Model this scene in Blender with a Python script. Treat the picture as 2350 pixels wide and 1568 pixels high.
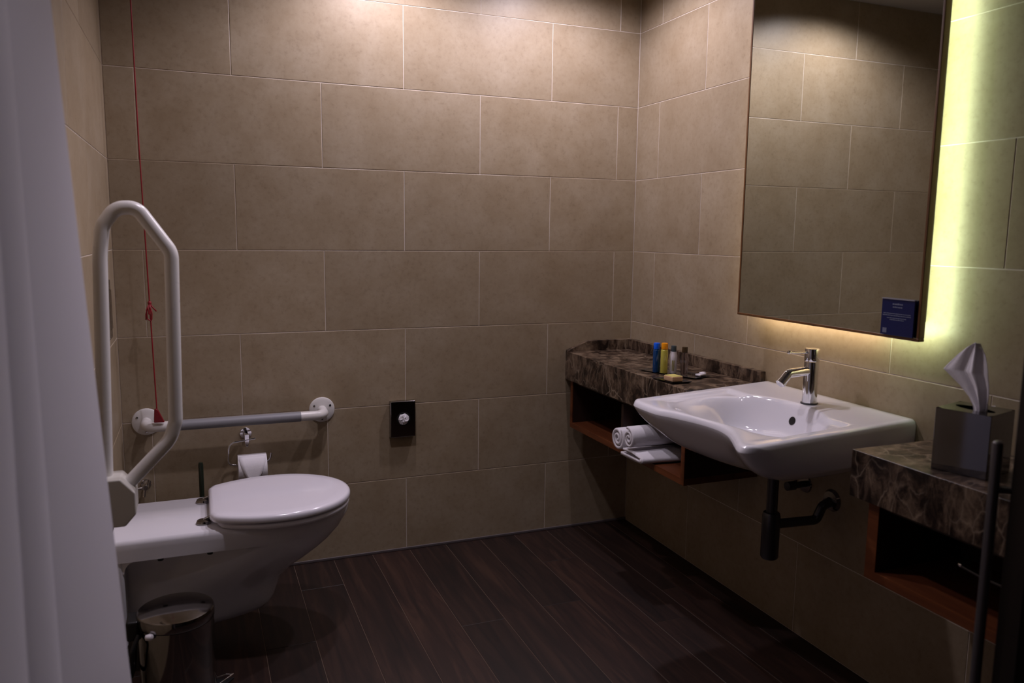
import bpy, bmesh, math, random
from mathutils import Vector, Matrix, noise

# ------------------------------------------------------------------ scene, camera, light, exposure
for o in list(bpy.data.objects):
    bpy.data.objects.remove(o, do_unlink=True)
scene = bpy.context.scene
COL = scene.collection
PI = math.pi

W = 2.0132          # room width (right wall plane)
H = 2.36            # ceiling
YF = -4.2           # wall behind the camera

cam_d = bpy.data.cameras.new('camera')
cam = bpy.data.objects.new('camera', cam_d)
COL.objects.link(cam)
cam_d.sensor_width = 36.0
cam_d.lens = 36.0 * 1807.3 / 2350.0
cam_d.clip_start = 0.02
yaw, pit, rol = .3814, -.1354, .0118
cy, sy, cp, sp, cr, sr = math.cos(yaw), math.sin(yaw), math.cos(pit), math.sin(pit), math.cos(rol), math.sin(rol)
fw = Vector((sy*cp, cy*cp, sp)); rt = Vector((cy, -sy, 0)); up = rt.cross(fw)
rt2 = cr*rt + sr*up; up2 = -sr*rt + cr*up
cam.matrix_world = Matrix(((rt2.x, up2.x, -fw.x, .26), (rt2.y, up2.y, -fw.y, -2.9778),
                           (rt2.z, up2.z, -fw.z, 1.2675), (0, 0, 0, 1)))
cam_d.dof.use_dof = True
cam_d.dof.focus_distance = 2.8
cam_d.dof.aperture_fstop = 3.2
scene.camera = cam

scene.view_settings.view_transform = 'Standard'
scene.view_settings.look = 'None'
scene.view_settings.exposure = 0.0
scene.view_settings.gamma = 1.0
scene.view_settings.use_curve_mapping = False

world = bpy.data.worlds.new('world')
scene.world = world
world.use_nodes = True
world.node_tree.nodes['Background'].inputs[0].default_value = (.8, .78, 1, 1)
world.node_tree.nodes['Background'].inputs[1].default_value = 0.0

def spot(name, loc, watts, col, ang, blend, size=.03, aim=(0, 0, -1)):
    d = bpy.data.lights.new(name, 'SPOT')
    d.energy = watts; d.color = col; d.spot_size = math.radians(ang); d.spot_blend = blend
    d.shadow_soft_size = size
    o = bpy.data.objects.new(name, d); COL.objects.link(o)
    o.location = loc
    o.rotation_euler = Vector(aim).to_track_quat('-Z', 'Y').to_euler()
    return o
LC = (.97, .865, 1.0)
spot('downlight_or_fill', (.66, -1.02, H-.02), 39, LC, 100, 1.0, .035)
spot('downlight_or_fill', (.93, -.34, H-.02), 27, LC, 156, .55, .03)
spot('downlight_or_fill', (1.58, -.42, H-.02), 30, LC, 156, .55, .03)
spot('downlight_or_fill', (.24, -2.15, H-.02), 9, LC, 84, .85, .035)  # added fill to brighten the curtain and rail housing, no known fixture

# ------------------------------------------------------------------ materials
def new_mat(name):
    m = bpy.data.materials.new(name); m.use_nodes = True
    nt = m.node_tree
    return m, nt, nt.nodes['Principled BSDF']

def plain(name, col, rough=.4, metal=0.0, spec=.5, coat=0.0, bump=0.0, bscale=300):
    m, nt, b = new_mat(name)
    b.inputs['Base Color'].default_value = (*col, 1)
    b.inputs['Roughness'].default_value = rough
    b.inputs['Metallic'].default_value = metal
    b.inputs['Specular IOR Level'].default_value = spec
    b.inputs['Coat Weight'].default_value = coat
    n = nt.nodes.new('ShaderNodeTexNoise'); n.inputs['Scale'].default_value = bscale
    tc = nt.nodes.new('ShaderNodeTexCoord'); nt.links.new(tc.outputs['Object'], n.inputs['Vector'])
    if bump:
        bp = nt.nodes.new('ShaderNodeBump'); bp.inputs['Strength'].default_value = bump
        bp.inputs['Distance'].default_value = .001
        nt.links.new(n.outputs['Fac'], bp.inputs['Height']); nt.links.new(bp.outputs['Normal'], b.inputs['Normal'])
    else:   # tiny roughness variation
        mr = nt.nodes.new('ShaderNodeMapRange')
        mr.inputs['To Min'].default_value = max(0, rough-.02); mr.inputs['To Max'].default_value = rough+.02
        n.inputs['Scale'].default_value = 20
        nt.links.new(n.outputs['Fac'], mr.inputs['Value']); nt.links.new(mr.outputs['Result'], b.inputs['Roughness'])
    return m

def ramp(nt, fac, stops):
    r = nt.nodes.new('ShaderNodeValToRGB')
    e = r.color_ramp.elements
    while len(e) < len(stops): e.new(.5)
    for el, (p, c) in zip(e, stops):
        el.position = p; el.color = (*c, 1)
    nt.links.new(fac, r.inputs['Fac'])
    return r.outputs['Color']

def tile_material():
    m, nt, b = new_mat('beige_stone_tile')
    L = nt.links
    geo = nt.nodes.new('ShaderNodeNewGeometry'); inf = nt.nodes.new('ShaderNodeObjectInfo')
    sc = nt.nodes.new('ShaderNodeVectorMath'); sc.operation = 'MULTIPLY_ADD'
    mul = nt.nodes.new('ShaderNodeMath'); mul.operation = 'MULTIPLY'; mul.inputs[1].default_value = 37.0
    L.new(inf.outputs['Random'], mul.inputs[0])
    L.new(geo.outputs['Position'], sc.inputs[0]); sc.inputs[1].default_value = (1, 1, 1)
    L.new(mul.outputs[0], sc.inputs[2])
    n1 = nt.nodes.new('ShaderNodeTexNoise'); n1.inputs['Scale'].default_value = 6; n1.inputs['Detail'].default_value = 6
    n1.inputs['Roughness'].default_value = .65
    n2 = nt.nodes.new('ShaderNodeTexNoise'); n2.inputs['Scale'].default_value = 60; n2.inputs['Detail'].default_value = 6
    n2.inputs['Roughness'].default_value = .7
    for n in (n1, n2): L.new(sc.outputs[0], n.inputs['Vector'])
    c1 = ramp(nt, n1.outputs['Fac'], [(.3, (.310, .236, .148)), (.5, (.352, .278, .184)), (.72, (.395, .322, .226))])
    c2 = ramp(nt, n2.outputs['Fac'], [(.30, (.76, .73, .70)), (.45, (.95, .94, .93)), (.60, (1.0, 1.0, 1.0)), (.75, (1.05, 1.05, 1.05))])
    mx = nt.nodes.new('ShaderNodeMix'); mx.data_type = 'RGBA'; mx.blend_type = 'MULTIPLY'; mx.inputs['Factor'].default_value = .8
    L.new(c1, mx.inputs[6]); L.new(c2, mx.inputs[7])
    # per tile tone
    mr = nt.nodes.new('ShaderNodeMapRange'); mr.inputs['To Min'].default_value = .94; mr.inputs['To Max'].default_value = 1.05
    L.new(inf.outputs['Random'], mr.inputs['Value'])
    vm = nt.nodes.new('ShaderNodeVectorMath'); vm.operation = 'SCALE'
    L.new(mx.outputs[2], vm.inputs[0]); L.new(mr.outputs['Result'], vm.inputs['Scale'])
    L.new(vm.outputs[0], b.inputs['Base Color'])
    b.inputs['Roughness'].default_value = .42
    b.inputs['Specular IOR Level'].default_value = .5
    bp = nt.nodes.new('ShaderNodeBump'); bp.inputs['Strength'].default_value = .12; bp.inputs['Distance'].default_value = .002
    L.new(n2.outputs['Fac'], bp.inputs['Height']); L.new(bp.outputs['Normal'], b.inputs['Normal'])
    return m

def wood_material(name, dark, mid, light, axis='y', scale=1.0, rough=.45, rnd=True):
    m, nt, b = new_mat(name)
    L = nt.links
    geo = nt.nodes.new('ShaderNodeNewGeometry'); inf = nt.nodes.new('ShaderNodeObjectInfo')
    mul = nt.nodes.new('ShaderNodeMath'); mul.operation = 'MULTIPLY'; mul.inputs[1].default_value = 23.0 if rnd else 0
    L.new(inf.outputs['Random'], mul.inputs[0])
    sc = nt.nodes.new('ShaderNodeVectorMath'); sc.operation = 'MULTIPLY_ADD'
    v = [28*scale]*3; v['xyz'.index(axis)] = 2.2*scale
    sc.inputs[1].default_value = v
    L.new(geo.outputs['Position'], sc.inputs[0]); L.new(mul.outputs[0], sc.inputs[2])
    n1 = nt.nodes.new('ShaderNodeTexNoise'); n1.inputs['Scale'].default_value = 1; n1.inputs['Detail'].default_value = 7
    n1.inputs['Roughness'].default_value = .62; n1.inputs['Distortion'].default_value = .9
    L.new(sc.outputs[0], n1.inputs['Vector'])
    c = ramp(nt, n1.outputs['Fac'], [(.3, dark), (.52, mid), (.75, light)])
    mr = nt.nodes.new('ShaderNodeMapRange'); mr.inputs['To Min'].default_value = .72; mr.inputs['To Max'].default_value = 1.3
    L.new(inf.outputs['Random'], mr.inputs['Value'])
    vm = nt.nodes.new('ShaderNodeVectorMath'); vm.operation = 'SCALE'
    L.new(c, vm.inputs[0])
    if rnd: L.new(mr.outputs['Result'], vm.inputs['Scale'])
    else: vm.inputs['Scale'].default_value = 1
    L.new(vm.outputs[0], b.inputs['Base Color'])
    b.inputs['Roughness'].default_value = rough
    bp = nt.nodes.new('ShaderNodeBump'); bp.inputs['Strength'].default_value = .25; bp.inputs['Distance'].default_value = .001
    L.new(n1.outputs['Fac'], bp.inputs['Height']); L.new(bp.outputs['Normal'], b.inputs['Normal'])
    return m

def marble_material():
    m, nt, b = new_mat('brown_veined_marble')
    L = nt.links
    geo = nt.nodes.new('ShaderNodeNewGeometry')
    mp = nt.nodes.new('ShaderNodeMapping'); mp.inputs['Rotation'].default_value = (.5, .7, .4); mp.inputs['Scale'].default_value = (1, 1.0, .55)
    L.new(geo.outputs['Position'], mp.inputs['Vector'])
    nd = nt.nodes.new('ShaderNodeTexNoise'); nd.inputs['Scale'].default_value = 9; nd.inputs['Detail'].default_value = 5
    L.new(mp.outputs[0], nd.inputs['Vector'])
    ad = nt.nodes.new('ShaderNodeVectorMath'); ad.operation = 'MULTIPLY_ADD'; ad.inputs[1].default_value = (.11, .11, .11)
    L.new(nd.outputs['Color'], ad.inputs[0]); L.new(mp.outputs[0], ad.inputs[2])
    vo = nt.nodes.new('ShaderNodeTexVoronoi'); vo.feature = 'DISTANCE_TO_EDGE'; vo.inputs['Scale'].default_value = 17
    L.new(ad.outputs[0], vo.inputs['Vector'])
    vein = ramp(nt, vo.outputs['Distance'], [(0, (1, 1, 1)), (.018, (.4, .4, .4)), (.05, (0, 0, 0))])
    n2 = nt.nodes.new('ShaderNodeTexNoise'); n2.inputs['Scale'].default_value = 19; n2.inputs['Detail'].default_value = 7
    n2.inputs['Roughness'].default_value = .74; n2.inputs['Distortion'].default_value = .35
    L.new(ad.outputs[0], n2.inputs['Vector'])
    base = ramp(nt, n2.outputs['Fac'], [(.40, (.012, .007, .005)), (.48, (.05, .031, .021)), (.56, (.13, .088, .058)), (.70, (.27, .20, .135))])
    nm = nt.nodes.new('ShaderNodeTexNoise'); nm.inputs['Scale'].default_value = 7; nm.inputs['Detail'].default_value = 3
    L.new(mp.outputs[0], nm.inputs['Vector'])
    mk = ramp(nt, nm.outputs['Fac'], [(.42, (0, 0, 0)), (.62, (.8, .8, .8))])
    mu = nt.nodes.new('ShaderNodeMix'); mu.data_type = 'RGBA'; mu.blend_type = 'MULTIPLY'; mu.inputs['Factor'].default_value = 1
    L.new(vein, mu.inputs[6]); L.new(mk, mu.inputs[7])
    mx = nt.nodes.new('ShaderNodeMix'); mx.data_type = 'RGBA'
    L.new(mu.outputs[2], mx.inputs['Factor']); L.new(base, mx.inputs[6]); mx.inputs[7].default_value = (.36, .28, .20, 1)
    L.new(mx.outputs[2], b.inputs['Base Color'])
    b.inputs['Roughness'].default_value = .28
    return m

M = {
    'tile': tile_material(),
    'grout': plain('tile_grout', (.80, .72, .64), .8, bump=.2),
    'plank': wood_material('dark_brown_plank', (.008, .0032, .0022), (.021, .0085, .0055), (.048, .022, .013), 'y', 1, .5),
    'floor_base': plain('floor_joint', (.15, .10, .07), .8, bump=.2),
    'ceiling': plain('ceiling_paint', (.45, .43, .41), .9, bump=.1),
    'strip': plain('grey_sealant', (.12, .10, .10), .5),
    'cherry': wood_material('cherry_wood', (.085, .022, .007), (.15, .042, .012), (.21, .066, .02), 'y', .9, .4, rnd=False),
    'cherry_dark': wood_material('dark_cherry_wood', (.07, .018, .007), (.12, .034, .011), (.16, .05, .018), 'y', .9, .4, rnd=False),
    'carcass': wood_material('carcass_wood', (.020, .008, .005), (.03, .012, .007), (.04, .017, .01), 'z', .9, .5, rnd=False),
    'frame_wood': wood_material('mirror_frame_wood', (.11, .045, .014), (.16, .068, .02), (.21, .095, .032), 'z', 1, .4, rnd=False),
    'door_wood': wood_material('door_wood', (.012, .008, .006), (.02, .013, .010), (.03, .02, .015), 'z', .6, .4, rnd=False),
    'marble': marble_material(),
    'ceramic': plain('white_ceramic', (.80, .79, .84), .08, coat=.5),
    'ceramic_seat': plain('white_seat_plastic', (.80, .78, .85), .16, coat=.3),
    'rail_white': plain('white_coated_tube', (.72, .70, .68), .28),
    'housing': plain('cream_plastic', (.60, .58, .53), .4),
    'grip': plain('grey_ribbed_grip', (.24, .24, .26), .45),
    'chrome': plain('polished_chrome', (.82, .82, .84), .05, 1.0),
    'steel': plain('polished_steel', (.30, .285, .275), .10, 1.0),
    'post_metal': plain('grey_brushed_metal', (.15, .14, .145), .35, .7),
    'dim_reflection_chrome': plain('dim_reflection_chrome', (.20, .20, .22), .06, 1.0),  # chrome darkened in its colour to stand for a dark room's reflection
    'dark_metal': plain('dark_grey_metal', (.10, .10, .11), .3, .8),
    'black': plain('black_plastic', (.012, .012, .012), .35),
    'black_gloss': plain('black_gloss', (.015, .013, .015), .06, coat=.3),
    'mirror': plain('mirror_silver', (.74, .78, .70), .0, 1.0),
    'curtain': None,
    'paper': plain('white_tissue_paper', (.80, .78, .82), .9, bump=.3, bscale=200),
    'towel': plain('white_terry', (.78, .75, .79), .95, bump=1.0, bscale=900),
    'red': plain('red_cord', (.27, .008, .015), .55),
    'dark_red': plain('dark_red_plastic', (.20, .006, .012), .4),
    'blue_liquid': plain('blue_liquid', (.0, .055, .20), .12, coat=.3),
    'blue_cap': plain('blue_cap', (.0, .12, .85), .3),
    'yellow_liquid': plain('yellow_liquid', (.66, .60, .10), .15, coat=.3),
    'orange_cap': plain('orange_cap', (.95, .34, .0), .3),
    'lotion': plain('white_lotion', (.88, .84, .88), .3),
    'grey_cap': plain('dark_grey_cap', (.05, .07, .08), .3),
    'brown_cap': plain('dark_brown_cap', (.045, .025, .008), .3),
    'label_gold': plain('gold_print', (.42, .36, .10), .5),
    'soap': plain('cream_soap_wrap', (.66, .42, .24), .5),
    'soap_band': plain('yellow_soap_band', (.62, .55, .16), .5),
    'sign_blue': plain('navy_card', (.006, .012, .085), .3),
    'sign_text': plain('pale_print', (.16, .18, .26), .6),
    'sign_edge': plain('clear_acrylic_edge', (.35, .34, .38), .2),
    'foil': plain('white_foil', (.75, .73, .78), .25),
}
def glass_mat(name, col, rough=.02, ior=1.45):
    m, nt, b = new_mat(name)
    b.inputs['Base Color'].default_value = (*col, 1); b.inputs['Roughness'].default_value = rough
    b.inputs['Transmission Weight'].default_value = 1; b.inputs['IOR'].default_value = ior
    return m
M['clear_grey'] = glass_mat('clear_bottle_plastic', (.62, .58, .62), .08)

def curtain_mat():
    m, nt, b = new_mat('white_curtain_fabric')
    b.inputs['Base Color'].default_value = (.74, .72, .79, 1); b.inputs['Roughness'].default_value = .75
    b.inputs['Sheen Weight'].default_value = .2
    L = nt.links
    n = nt.nodes.new('ShaderNodeTexNoise'); n.inputs['Scale'].default_value = 500
    bp = nt.nodes.new('ShaderNodeBump'); bp.inputs['Strength'].default_value = .1; bp.inputs['Distance'].default_value = .0005
    L.new(n.outputs['Fac'], bp.inputs['Height']); L.new(bp.outputs['Normal'], b.inputs['Normal'])
    tr = nt.nodes.new('ShaderNodeBsdfTranslucent'); tr.inputs['Color'].default_value = (.7, .68, .75, 1)
    mix = nt.nodes.new('ShaderNodeMixShader'); mix.inputs[0].default_value = .3
    out = nt.nodes['Material Output']
    L.new(b.outputs[0], mix.inputs[1]); L.new(tr.outputs[0], mix.inputs[2]); L.new(mix.outputs[0], out.inputs['Surface'])
    return m
M['curtain'] = curtain_mat()

def emit(name, col, s):
    m = bpy.data.materials.new(name); m.use_nodes = True
    nt = m.node_tree; nt.nodes.clear()
    e = nt.nodes.new('ShaderNodeEmission'); e.inputs[0].default_value = (*col, 1); e.inputs[1].default_value = s
    o = nt.nodes.new('ShaderNodeOutputMaterial'); nt.links.new(e.outputs[0], o.inputs[0])
    return m
M['led_green'] = emit('led_green_white', (.80, 1.0, .64), 25)
M['led_warm'] = emit('led_warm_white', (1.0, .80, .56), 30)

# ------------------------------------------------------------------ mesh helpers
def link_mesh(name, me, mat, parent=None, smooth=False):
    if isinstance(mat, str): mat = M[mat]
    if mat and not me.materials: me.materials.append(mat)
    if smooth:
        for p in me.polygons: p.use_smooth = True
    o = bpy.data.objects.new(name, me); COL.objects.link(o)
    if parent: 
        o.parent = parent
        pw = Matrix.Translation(parent_world(parent))
        o.matrix_parent_inverse = Matrix.Identity(4)
        o.location = -parent_world(parent)
    return o

def parent_world(p):
    v = Vector((0, 0, 0))
    while p: v += p.location; p = p.parent
    return v

def obj(name, bm, mat, parent=None, smooth=False, bevel=0, seg=2, sub=0, auto=None):
    """vertices are given in world coordinates; the object is moved so that it keeps them under its parent"""
    me = bpy.data.meshes.new(name); 
    bmesh.ops.recalc_face_normals(bm, faces=bm.faces)
    bm.to_mesh(me); bm.free()
    o = link_mesh(name, me, mat, parent, smooth)
    if bevel:
        b = o.modifiers.new('bevel', 'BEVEL'); b.width = bevel; b.segments = seg; b.limit_method = 'ANGLE'; b.angle_limit = .6
        if not smooth:
            for p in me.polygons: p.use_smooth = True
            wn = o.modifiers.new('wn', 'WEIGHTED_NORMAL')
    if sub:
        s = o.modifiers.new('sub', 'SUBSURF'); s.levels = sub; s.render_levels = sub
    if auto:
        bm2 = bmesh.new(); bm2.from_mesh(me)
        for e in bm2.edges:
            if len(e.link_faces) == 2 and e.calc_face_angle() > auto: e.smooth = False
        bm2.to_mesh(me); bm2.free()
    return o

def thing(name, label, cat, loc=(0, 0, 0), group=None):
    o = bpy.data.objects.new(name, None); COL.objects.link(o)
    o.empty_display_size = .05
    o.location = loc; o['label'] = label; o['category'] = cat
    if group: o['group'] = group
    return o
def tag(o, label, cat, group=None):
    o['label'] = label; o['category'] = cat
    if group: o['group'] = group
    return o
def struct(o, label=None):
    o['kind'] = 'structure'
    if label: o['label'] = label
    return o

def box(bm, x0, x1, y0, y1, z0, z1):
    vs = [bm.verts.new((x, y, z)) for x in (x0, x1) for y in (y0, y1) for z in (z0, z1)]
    for f in ((0, 1, 3, 2), (4, 6, 7, 5), (0, 4, 5, 1), (2, 3, 7, 6), (0, 2, 6, 4), (1, 5, 7, 3)):
        bm.faces.new([vs[i] for i in f])
    return vs

def boxo(name, dims, mat, parent=None, bevel=0.0, **k):
    bm = bmesh.new(); box(bm, *dims)
    return obj(name, bm, mat, parent, bevel=bevel, **k)

def frames(pts):
    n = len(pts); out = []
    t0 = (pts[1]-pts[0]).normalized()
    a = Vector((0, 0, 1)) if abs(t0.z) < .9 else Vector((0, 1, 0))
    u = t0.cross(a).normalized()
    for i in range(n):
        t = (pts[min(i+1, n-1)]-pts[max(i-1, 0)]).normalized()
        u = (u - t*u.dot(t)).normalized()
        out.append((u, t.cross(u)))
    return out

def tube(bm, pts, r, seg=16, cap=True, closed=False):
    pts = [Vector(p) for p in pts]
    rs = r if isinstance(r, (list, tuple)) else [r]*len(pts)
    fr = frames(pts); rings = []
    for p, (u, v), rr in zip(pts, fr, rs):
        rings.append([bm.verts.new(p + (u*math.cos(a) + v*math.sin(a))*rr) for a in [2*PI*k/seg for k in range(seg)]])
    for a, b in zip(rings, rings[1:]):
        for k in range(seg):
            bm.faces.new((a[k], a[(k+1) % seg], b[(k+1) % seg], b[k]))
    if cap:
        bm.faces.new(rings[0][::-1]); bm.faces.new(rings[-1])

def fillet(pts, r, n=8):
    pts = [Vector(p) for p in pts]; out = [pts[0]]
    rs = r if isinstance(r, (list, tuple)) else [r]*(len(pts)-2)
    for i in range(1, len(pts)-1):
        p = pts[i]; a = (pts[i-1]-p); b = (pts[i+1]-p)
        ang = a.angle(b); t = min(rs[i-1]/math.tan(ang/2), a.length*.49, b.length*.49)
        rr = t*math.tan(ang/2)
        an, bn = a.normalized(), b.normalized()
        c = p + (an+bn).normalized()*(rr/math.sin(ang/2))
        s, e = p+an*t-c, p+bn*t-c
        for k in range(n+1):
            out.append(c + s.normalized().slerp(e.normalized(), k/n)*rr if s.length > 1e-6 else p)
    out.append(pts[-1])
    res = [out[0]]
    for q in out[1:]:
        if (q-res[-1]).length > 1e-5: res.append(q)
    return res

def lathe(bm, prof, center, axis='z', seg=32):
    """prof: (radius, height) pairs"""
    c = Vector(center); rings = []
    for r, h in prof:
        if r < 1e-6:
            off = {'z': Vector((0, 0, h)), 'x': Vector((h, 0, 0)), 'y': Vector((0, h, 0))}[axis]
            rings.append([bm.verts.new(c+off)]); continue
        ring = []
        for k in range(seg):
            a = 2*PI*k/seg; u, v = r*math.cos(a), r*math.sin(a)
            off = {'z': Vector((u, v, h)), 'x': Vector((h, u, v)), 'y': Vector((v, h, u))}[axis]
            ring.append(bm.verts.new(c+off))
        rings.append(ring)
    for a, b in zip(rings, rings[1:]):
        if len(a) == 1 and len(b) == 1: continue
        if len(a) == 1:
            for k in range(seg): bm.faces.new((a[0], b[k], b[(k+1) % seg]))
        elif len(b) == 1:
            for k in range(seg): bm.faces.new((a[k], b[0], a[(k+1) % seg]))
        else:
            for k in range(seg): bm.faces.new((a[k], b[k], b[(k+1) % seg], a[(k+1) % seg]))
    if len(rings[0]) > 1: bm.faces.new(rings[0])
    if len(rings[-1]) > 1: bm.faces.new(rings[-1][::-1])

def latheo(name, prof, center, mat, parent=None, axis='z', seg=32):
    bm = bmesh.new(); lathe(bm, prof, center, axis, seg)
    return obj(name, bm, mat, parent, smooth=True, auto=.6)
def tubeo(name, pts, r, mat, parent=None, seg=16):
    bm = bmesh.new(); tube(bm, pts, r, seg)
    return obj(name, bm, mat, parent, smooth=True, auto=.9)

def prism(bm, poly, axis, a, b):
    """extrude a polygon given in the two other axes between a and b along axis"""
    def P(p, h):
        if axis == 'y': return (p[0], h, p[1])
        if axis == 'x': return (h, p[0], p[1])
        return (p[0], p[1], h)
    lo = [bm.verts.new(P(p, a)) for p in poly]; hi = [bm.verts.new(P(p, b)) for p in poly]
    n = len(poly)
    bm.faces.new(lo); bm.faces.new(hi[::-1])
    for i in range(n): bm.faces.new((lo[i], lo[(i+1) % n], hi[(i+1) % n], hi[i]))

# ------------------------------------------------------------------ the setting
# a piece (tile or plank): a slab with a chamfered face towards +n, shared mesh per size
_piece = {}
def piece(name, origin, U, V, N, w, h, t, mat, parent, ch=.0012):
    """slab whose lower-left corner is at origin, w along U, h along V, front face t along N"""
    key = (round(w, 4), round(h, 4), U, V, N, name)
    me = _piece.get(key)
    if me is None:
        u, v, n = Vector(U), Vector(V), Vector(N)
        co = []
        for (a, b) in ((0, 0), (w, 0), (w, h), (0, h)): co.append(u*a+v*b)
        for (a, b) in ((0, 0), (w, 0), (w, h), (0, h)): co.append(u*a+v*b+n*(t-ch*.6))
        for (a, b) in ((ch, ch), (w-ch, ch), (w-ch, h-ch), (ch, h-ch)): co.append(u*a+v*b+n*t)
        f = [(0, 3, 2, 1), (8, 9, 10, 11)]
        for i in range(4):
            j = (i+1) % 4
            f.append((i, j, 4+j, 4+i)); f.append((4+i, 4+j, 8+j, 8+i))
        me = bpy.data.meshes.new(name); me.from_pydata([tuple(c) for c in co], [], f); me.update()
        if u.cross(v).dot(n) < 0: me.flip_normals()
        me.materials.append(M[mat]); _piece[key] = me
    o = bpy.data.objects.new(name, me); COL.objects.link(o)
    o.parent = parent; o.location = Vector(origin) - parent_world(parent)
    return o

G = .0011     # half joint width
TT = .006     # tile thickness, of which .0014 proud of the grout
AW = .6083
def tile_wall(parent, fixed, axis, start, end, joints_even, joints_odd):
    """fixed: plane coordinate; axis: running axis"""
    for r in range(8):
        z0, z1 = r*.3, min((r+1)*.3, H)
        js = [j for j in (joints_even if r % 2 == 0 else joints_odd) if start+.01 < j < end-.01]
        edges = [start] + sorted(js) + [end]
        for a, b in zip(edges, edges[1:]):
            zz0 = z0+(.0005 if r == 0 else G)
            if axis == 'x':
                piece('tile', (a+G, fixed+TT, zz0), (1, 0, 0), (0, 0, 1), (0, -1, 0), b-a-2*G, z1-zz0-G, TT, 'tile', parent)
            elif fixed < 1:
                piece('tile', (fixed-TT, a+G, zz0), (0, 1, 0), (0, 0, 1), (1, 0, 0), b-a-2*G, z1-zz0-G, TT, 'tile', parent)
            else:
                piece('tile', (fixed+TT, a+G, zz0), (0, 1, 0), (0, 0, 1), (-1, 0, 0), b-a-2*G, z1-zz0-G, TT, 'tile', parent)

bg = .0014
wb = struct(boxo('wall_back', (-.12, W+.12, bg, .12, -.05, H+.05), 'grout'), 'large beige stone-look tiles in half bond with pale joints')
jx = lambda j: W-.0945+j*AW/2
tile_wall(wb, 0, 'x', 0.0, W, [jx(-1-2*k) for k in range(4)], [jx(-2*k) for k in range(5)])
wl = struct(boxo('wall_left', (-.12, -bg, YF, .0, -.05, H+.05), 'grout'), 'beige tiled side wall behind the toilet')
tile_wall(wl, 0, 'y', YF, 0, [-.56-AW*k for k in range(8)], [-.56-AW/2-AW*k for k in range(8)])
wr = struct(boxo('wall_right', (W+bg, W+.12, YF, .0, -.05, H+.05), 'grout'), 'beige tiled wall behind the basin and mirror')
jr = lambda j: -(.1694+j*AW/2)
tile_wall(wr, W, 'y', YF, 0, [jr(1+2*k) for k in range(7)], [jr(2*k) for k in range(7)])
struct(boxo('wall_front', (-.12, W+.12, YF-.1, YF, -.05, H+.05), 'door_wood'))
struct(boxo('ceiling', (-.12, W+.12, YF-.1, .12, H, H+.1), 'ceiling'))

fl = struct(boxo('floor', (-.12, W+.12, YF-.1, .12, -.08, -.0012), 'floor_base'), 'dark brown wood planks with thin pale joints')
random.seed(4)
x = .563-.1515*4
ends_known = {.563: -.236, 1.0175: -.68, 1.775: -.676}
c = 0
while x < W-.005:
    xa, xb = max(x, 0), min(x+.1515, W)
    e0 = -random.uniform(.3, 1.7)
    for k, v in ends_known.items():
        if abs(k-x) < .02: e0 = v
    ys = [0]; y = e0
    while y > YF+.1: ys.append(y); y -= random.choice((1.5, 1.8))
    ys.append(YF)
    for a, b in zip(ys, ys[1:]):
        if xb-xa > .004:
            piece('plank', (xa+.0009, b+.0008, -.005), (1, 0, 0), (0, 1, 0), (0, 0, 1), xb-xa-.0018, a-b-.0016, .005, 'plank', fl, .0008)
    x += .1515

struct(boxo('baseboard_back', (0, W, -.006, 0, 0, .011), 'strip', bevel=.002), 'thin grey sealing strip where the back wall meets the floor')

# ------------------------------------------------------------------ mirror on the right wall
mz0, mz1, my0, my1 = 1.01, 2.2, -1.535, -.815
mr_ = thing('wall_mirror', 'tall backlit rectangular mirror in a thin brown wooden frame above the basin', 'mirror', (1.96, -1.175, mz0))
bm = bmesh.new(); box(bm, 1.9415, 1.944, my0+.008, my1-.008, mz0+.008, mz1-.008)
obj('mirror_glass', bm, 'mirror', mr_)
FR = []
for d in ((1.940, 1.960, my0, my1, mz0, mz0+.008), (1.940, 1.960, my0, my1, mz1-.008, mz1),
          (1.940, 1.960, my0, my0+.008, mz0+.008, mz1-.008), (1.940, 1.960, my1-.008, my1, mz0+.008, mz1-.008)):
    boxo('frame_rail', d, 'frame_wood', mr_, bevel=.0015)
boxo('backing_board', (1.9445, 1.9595, my0+.009, my1-.009, mz0+.009, mz1-.009), 'black', mr_)
brk = boxo('wall_bracket', (1.9595, W, my0+.045, my1-.065, mz0+.045, mz1-.065), 'black', mr_)
# led strips on the edges of the standoff bracket, facing outwards
lx0, lx1 = 1.9602, 1.9625
def led(d, mat): boxo('led_strip', d, mat, brk)
led((lx0, lx1, my0+.006, my0+.026, mz0+.01, mz1-.01), 'led_green')
led((lx0, lx1, my1-.034, my1-.026, mz0+.01, mz1-.01), 'led_warm')
led((lx0, lx1, -1.37, my1-.06, mz0+.010, mz0+.024), 'led_warm')
led((lx0, lx1, my0+.03, -1.37, mz0+.010, mz0+.024), 'led_green')

sg = thing('counter_sign', 'small navy blue notice card at the lower right corner of the mirror', 'sign', (1.935, -1.47, 1.018))
bm = bmesh.new(); box(bm, 1.934, 1.9385, -1.521, -1.419, 1.0185, 1.112)
card = obj('card', bm, 'sign_blue', sg, bevel=.0008)
boxo('top_edge', (1.932, 1.9385, -1.521, -1.419, 1.112, 1.1145), 'sign_edge', sg)
def txt(z, yc, w, h, n, seed):
    rr = random.Random(seed); bm = bmesh.new(); y = yc+w/2
    while y > yc-w/2+.001:
        l = min(rr.uniform(.003, .009), y-(yc-w/2))
        box(bm, 1.9336, 1.9341, y-l, y, z, z+h*rr.uniform(.75, 1)); y -= l+.0011
    return obj('text_line', bm, 'sign_text', card)
for i, (z, w, h) in enumerate(((1.098, .032, .0045), (1.0905, .030, .0035), (1.074, .086, .0025), (1.0690, .090, .0025), (1.0625, .062, .0022), (1.058, .044, .0022))):
    txt(z, -1.469, w, h, 0, 50+i)
boxo('corner_mark', (1.9336, 1.9341, -1.4395, -1.4265, 1.0235, 1.036), 'sign_text', card)

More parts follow.
